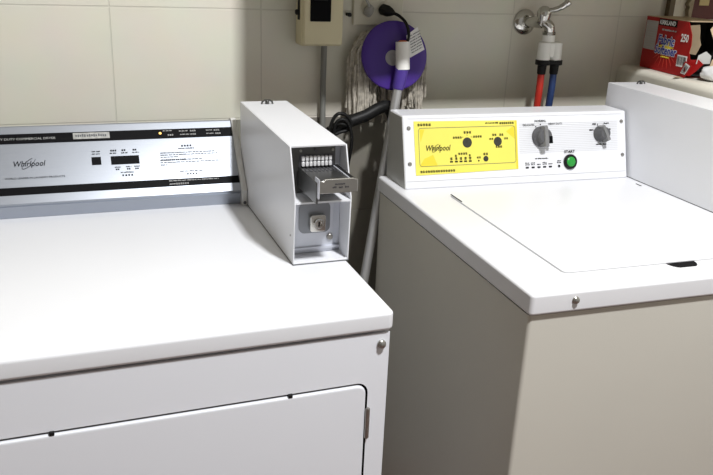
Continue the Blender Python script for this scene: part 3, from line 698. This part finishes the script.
# softener carton
bx = Thing('carton', 'torn-open red fabric softener carton on the cream ledge', 'carton', (1.433, 1.60, LZ))
dl = Vector((-.175, -.985, 0)).normalized(); dw = Vector((.985, -.175, 0)).normalized(); du = Vector((0, 0, 1))
O = Vector((1.433, 1.680, LZ+.0012)); LB, HB, WB = .250, .128, .112
P3 = lambda a, b, cc: O + dl*a + du*b + dw*cc
Fb = Frame(O, dl, du)                    # the printed side
sgn = 1 if Fb.n.dot(Vector((-1, 0, 0))) > 0 else -1
if sgn < 0: Fb.n = -Fb.n
def slab(bm, pts, n, t=.0012):
    n = Vector(n).normalized(); loft(bm, [[Vector(p) for p in pts], [Vector(p)-n*t for p in pts]])
bm = B()
slab(bm, [P3(0, 0, 0), P3(.200, 0, 0), P3(.213, .030, 0), P3(.219, .042, 0), P3(.209, .060, 0), P3(.213, .076, 0), P3(.209, .099, 0), P3(.193, .121, 0), P3(.188, HB, 0), P3(0, HB, 0)], Fb.n)
pr = bx.part('printed_side', bm, M['red'], label='red printed side')
bm = B()
slab(bm, [P3(.0012, 0, WB), P3(LB, 0, WB), P3(LB, HB*.8, WB), P3(LB-.02, HB, WB), P3(.0012, HB, WB)], -Fb.n)
slab(bm, [P3(0, .0004, .0014), P3(0, .0004, WB-.0014), P3(0, HB, WB-.0014), P3(0, HB, .0014)], -dl)
slab(bm, [P3(.0014, 0, .0014), P3(.205, 0, .0014), P3(.205, 0, WB-.0014), P3(.0014, 0, WB-.0014)], -du)
bx.part('carton_walls', bm, [M['red']])
bm = B(); slab(bm, [P3(0, HB+.0014, 0), P3(.195, HB+.0014, 0), P3(.205, HB+.002, .02), P3(.198, HB+.002, .05), P3(.215, HB+.002, .08), P3(.205, HB+.0014, WB), P3(0, HB+.0014, WB)], du)
bx.part('top_panel', bm, M['card'], label='tan cardboard top')
bm = B(); slab(bm, [P3(.10, .0016, .003), P3(.203, .0016, .003), P3(.203, .0016, WB-.003), P3(.10, .0016, WB-.003)], du, .0002); slab(bm, [P3(.10, .002, .003), P3(.10, .002, WB-.003), P3(.10, HB-.002, WB-.003), P3(.10, HB-.002, .003)], dl, .0003)
slab(bm, [P3(.10, .002, WB-.003), P3(LB-.004, .002, WB-.003), P3(LB-.004, HB*.78, WB-.003), P3(.10, HB-.002, WB-.003)], Fb.n, .0004)
bx.part('dark_inside', bm, M['inside'], label='dark inside', smooth=False)
bm = B()
slab(bm, [P3(.209, .056, .001), P3(.213, .076, .001), P3(.209, .099, .001), P3(.194, .120, .001), P3(.226, .124, .004), P3(.233, .112, .003), P3(.238, .094, .002), P3(.247, .080, .002), P3(.240, .066, .002), P3(.233, .056, .002)], Fb.n*.8+dl*.5)
bx.part('torn_flap', bm, M['card'], label='torn tan cardboard flap')
bm = B(); slab(bm, [P3(.252, .116, .016), P3(.250, .094, .030), P3(.252, .088, .060), P3(.25, .085, WB), P3(.25, HB, WB), P3(.22, HB+.001, .05)], dl)
bx.part('torn_flap', bm, M['card'], label='torn tan cardboard flap at the top')
bm = B(); slab(bm, [P3(.256, .018, .026), P3(.254, .048, .034), P3(.256, .058, .060), P3(.256, .030, .075)], dl)
bx.part('torn_flap', bm, M['card'], label='torn tan cardboard flap at the bottom')
bm = B(); slab(bm, [P3(.213, .004, .0005), P3(.213, .032, .0005), P3(.219, .043, .0005), P3(.240, .046, .008), P3(.247, .036, .018), P3(.236, .018, .009), P3(.224, .006, .004)], dl*.5+Fb.n*.8)
fl = bx.part('red_flap', bm, M['red'], label='torn red end flap')
bm = B(); slab(bm, [P3(.236, .036, .006), P3(.240, .056, .006), P3(.246, .066, .020), P3(.248, .056, .034), P3(.248, .038, .034)], dl*.8+du*.6); bx.part('softener_sheets', bm, M['box_white'], label='white sheets inside')
# flap hanging over the ledge edge with a bar code
hp = [P3(.185, .006, -.0022), P3(.204, .038, -.0022), P3(.239, .031, -.006), P3(.222, .0012, -.010), P3(.196, .0012, -.006)]
bm = B(); slab(bm, hp, Fb.n, .0010); hf = bx.part('hanging_flap', bm, M['red'], label='small flap with a bar code')
bm = B(); slab(bm, [P3(.190, .0004, -.006), P3(.216, .0004, -.008), P3(.214, .0004, -.018), P3(.203, .0004, -.026)], du, .0006); bx.part('flap_tip', bm, M['card'], hf, 'tan cardboard tip')
def barcode(bm1, bm2, G, a0, b0, a1, b1, along='v'):
    G.rect(bm1, a0, b0, a1, b1, .0006)
    x = a0+.0025
    while x < a1-.003:
        w = random.choice((.0016, .0028, .0036)); G.rect(bm2, x, b0+.004, x+w, b1-.003, .0010); x += w + random.choice((.0022, .0032))
bm1, bm2 = B(), B(); barcode(bm1, bm2, Fb, .166, .022, .206, .049)
bx.part('bar_code_label', bm1, M['ink_white'], pr, smooth=False); bx.part('bar_code', bm2, M['band'], pr, smooth=False)
# print on the front
bm = B(); Fb.rect(bm, .003, .047, .058, .119, .0006); bx.part('text_panel', bm, M['box_grey'], pr, 'grey text panel', smooth=False)
bm = B()
for k in range(11): Fb.dashes(bm, .006, .055, .052+k*.006, .0024, .001)
bx.part('text_lines', bm, M['print_light'], pr, smooth=False)
bm = B(); Fb.rect(bm, .061, .1105, .142, .1268, .0006); bx.part('name_tag', bm, M['band'], pr, 'black name tag', smooth=False)
bm = B(); Fb.text(bm, 'KIRKLAND', .1015, .1135, .0145, h=.0012, align='CENTER', sx=1.02, bold=.03); bx.part('name_lettering', bm, M['ink_white'], pr, 'white name lettering', smooth=False)
bm = B(); Fb.dashes(bm, .080, .142, .0985, .0050, .001); bx.part('small_lettering', bm, M['print_light'], pr, 'small pale lettering', smooth=False)
bm = B(); Fb.text(bm, '250', .168, .081, .0250, h=.0012, sx=.85, bold=.03); bx.part('number_lettering', bm, M['ink_white'], pr, 'white number 250', smooth=False)
q = []
for k in range(20):
    r_ = .024 if k % 2 == 0 else .012; a = 2*PI*k/20; q.append((.108+1.5*r_*math.cos(a), .061+.95*r_*math.sin(a)))
bm = B(); Fb.poly(bm, q, .0008); bx.part('starburst', bm, M['ink_yellow'], pr, 'yellow starburst', smooth=False)
bm = B(); Fb.dashes(bm, .092, .128, .0345, .0040, .001); bx.part('small_lettering', bm, M['ink_yellow'], pr, 'small yellow lettering', smooth=False)
for body, a, b, sz in (('Fabric', .106, .0660, .0310), ('Softener', .110, .0430, .0285)):
    bm = B(); Fb.text(bm, body, a, b, sz, h=.0011, align='CENTER', sx=.98, shear=.1, bold=.075); bx.part('letter_outline', bm, M['ink_white'], pr, 'white letter outline', smooth=False)
    bm = B(); Fb.text(bm, body, a, b, sz, h=.0016, align='CENTER', sx=.98, shear=.1, bold=.025); bx.part('title_lettering', bm, M['ink_blue'], pr, 'blue title lettering', smooth=False)
for k in range(9):
    a = math.radians(190+k*20); c_, s_ = math.cos(a), math.sin(a); w = .0045
    bm = B(); Fb.poly(bm, [(.108+.034*c_-w*s_*.6, .048+.016*s_+w*c_*.4), (.108+.058*c_, .048+.042*s_), (.108+.034*c_+w*s_*.6, .048+.016*s_-w*c_*.4)], .0004)
    bx.part('ray', bm, M['red_flame'], pr, 'bright red ray', smooth=False)
bm1, bm2 = B(), B()
lx = [hp[0].lerp(hp[3], .25).lerp(hp[1].lerp(hp[2], .25), .12), hp[0].lerp(hp[1], .92).lerp(hp[2], .2), hp[1].lerp(hp[2], .85).lerp(hp[3], .08), hp[3].lerp(hp[2], .25).lerp(hp[0], .12)]
nn = (hp[1]-hp[0]).cross(hp[3]-hp[0]).normalized(); nn = nn if nn.dot(Fb.n) > 0 else -nn
loft(bm1, [[p+nn*.0004 for p in lx], [p+nn*.0010 for p in lx]])
for k in range(9):
    f0 = .10+k*.09; f1 = f0+random.choice((.03, .05))
    e = [lx[0].lerp(lx[1], f0), lx[0].lerp(lx[1], f1), lx[3].lerp(lx[2], f1), lx[3].lerp(lx[2], f0)]
    cen = sum(e, Vector())/4; e = [p.lerp(cen, .12)+nn*.0014 for p in e]
    bm2.faces.new([bm2.verts.new(p) for p in e])
bx.part('flap_label', bm1, M['ink_white'], hf, smooth=False); bx.part('flap_bar_code', bm2, M['band'], hf, smooth=False)
# crumpled white bag in front of the open end
bm = B(); bmesh.ops.create_icosphere(bm, subdivisions=4, radius=1.0)
cb_ = Vector((1.448, 1.414, LZ+.020))
from mathutils import noise as mn
for v in bm.verts:
    d = v.co.copy(); k = 1 + .20*mn.noise(d*1.8) + .07*mn.noise(d*4.5) 
    q = Vector((d.x*.052*k, d.y*.032*k, d.z*.022*k))
    q = Vector((q.x*.95 + q.y*.1, q.y - q.x*.10, max(q.z, -.019)))
    v.co = cb_ + q + Vector((0, 0, 0))
for v in bm.verts: v.co.z = max(v.co.z, LZ+.0008)
single('plastic_bag', bm, M['bag'], 'crumpled white plastic bag on the ledge before the torn carton', 'bag', cb_)

# maroon board on the wall
mb = Thing('wall_board', 'dark maroon board with a worn cream edge on the wall above carton', 'board', (1.75, 1.72, 1.262))
bm = B(); box(bm, 1.600, 1.90, 1.708, 1.7195, 1.262, 1.330, .001, 1); mb.part('board', bm, M['maroon'])
bm = B(); pts = [(1.600, 1.262)] + [(1.588+random.uniform(-.004, .004), 1.262+.068*k/9) for k in range(10)] + [(1.603, 1.330)]
prism(bm, pts, 1.705, 1.7195, 'y'); mb.part('worn_edge', bm, M['maroon_edge'], label='worn cream edge', smooth=False)
bm = B(); box(bm, 1.622, 1.655, 1.7065, 1.7082, 1.298, 1.328); mb.part('paper_label', bm, M['label_yel'], label='pale yellow label', smooth=False)

# ------------------------------------------------------------------ light
def area(name, loc, target, sx, sy, power, col):
    l = D.lights.new(name, 'AREA'); l.shape = 'RECTANGLE'; l.size = sx; l.size_y = sy; l.energy = power; l.color = col
    o = D.objects.new(name, l); COL.objects.link(o); o.location = loc
    o.rotation_euler = (Vector(target)-Vector(loc)).to_track_quat('-Z', 'Y').to_euler(); return o
area('ceiling_lamp', (.723, -.074, 2.93), (.61, .9, 0), .17, .14, 72, (.985, .99, 1.0))
w = D.worlds.new('room_light'); w.use_nodes = True; SC.world = w
bg = w.node_tree.nodes['Background']; bg.inputs[0].default_value = (1.0, .975, .92, 1); bg.inputs[1].default_value = .33

# ------------------------------------------------------------------ camera
cam = D.cameras.new('camera'); co = D.objects.new('camera', cam); COL.objects.link(co)
cam.sensor_fit = 'HORIZONTAL'; cam.sensor_width = 36; cam.lens = 36*766.3/713; cam.clip_start = .01
R = Matrix.Rotation(math.radians(-21.096), 4, 'Z') @ Matrix.Rotation(math.radians(70.164), 4, 'X') @ Matrix.Rotation(math.radians(2.453), 4, 'Z')
co.matrix_world = Matrix.Translation((0, 0, 1.374)) @ R
SC.camera = co
SC.view_settings.view_transform = 'Standard'; SC.view_settings.look = 'None'; SC.view_settings.exposure = 0.0
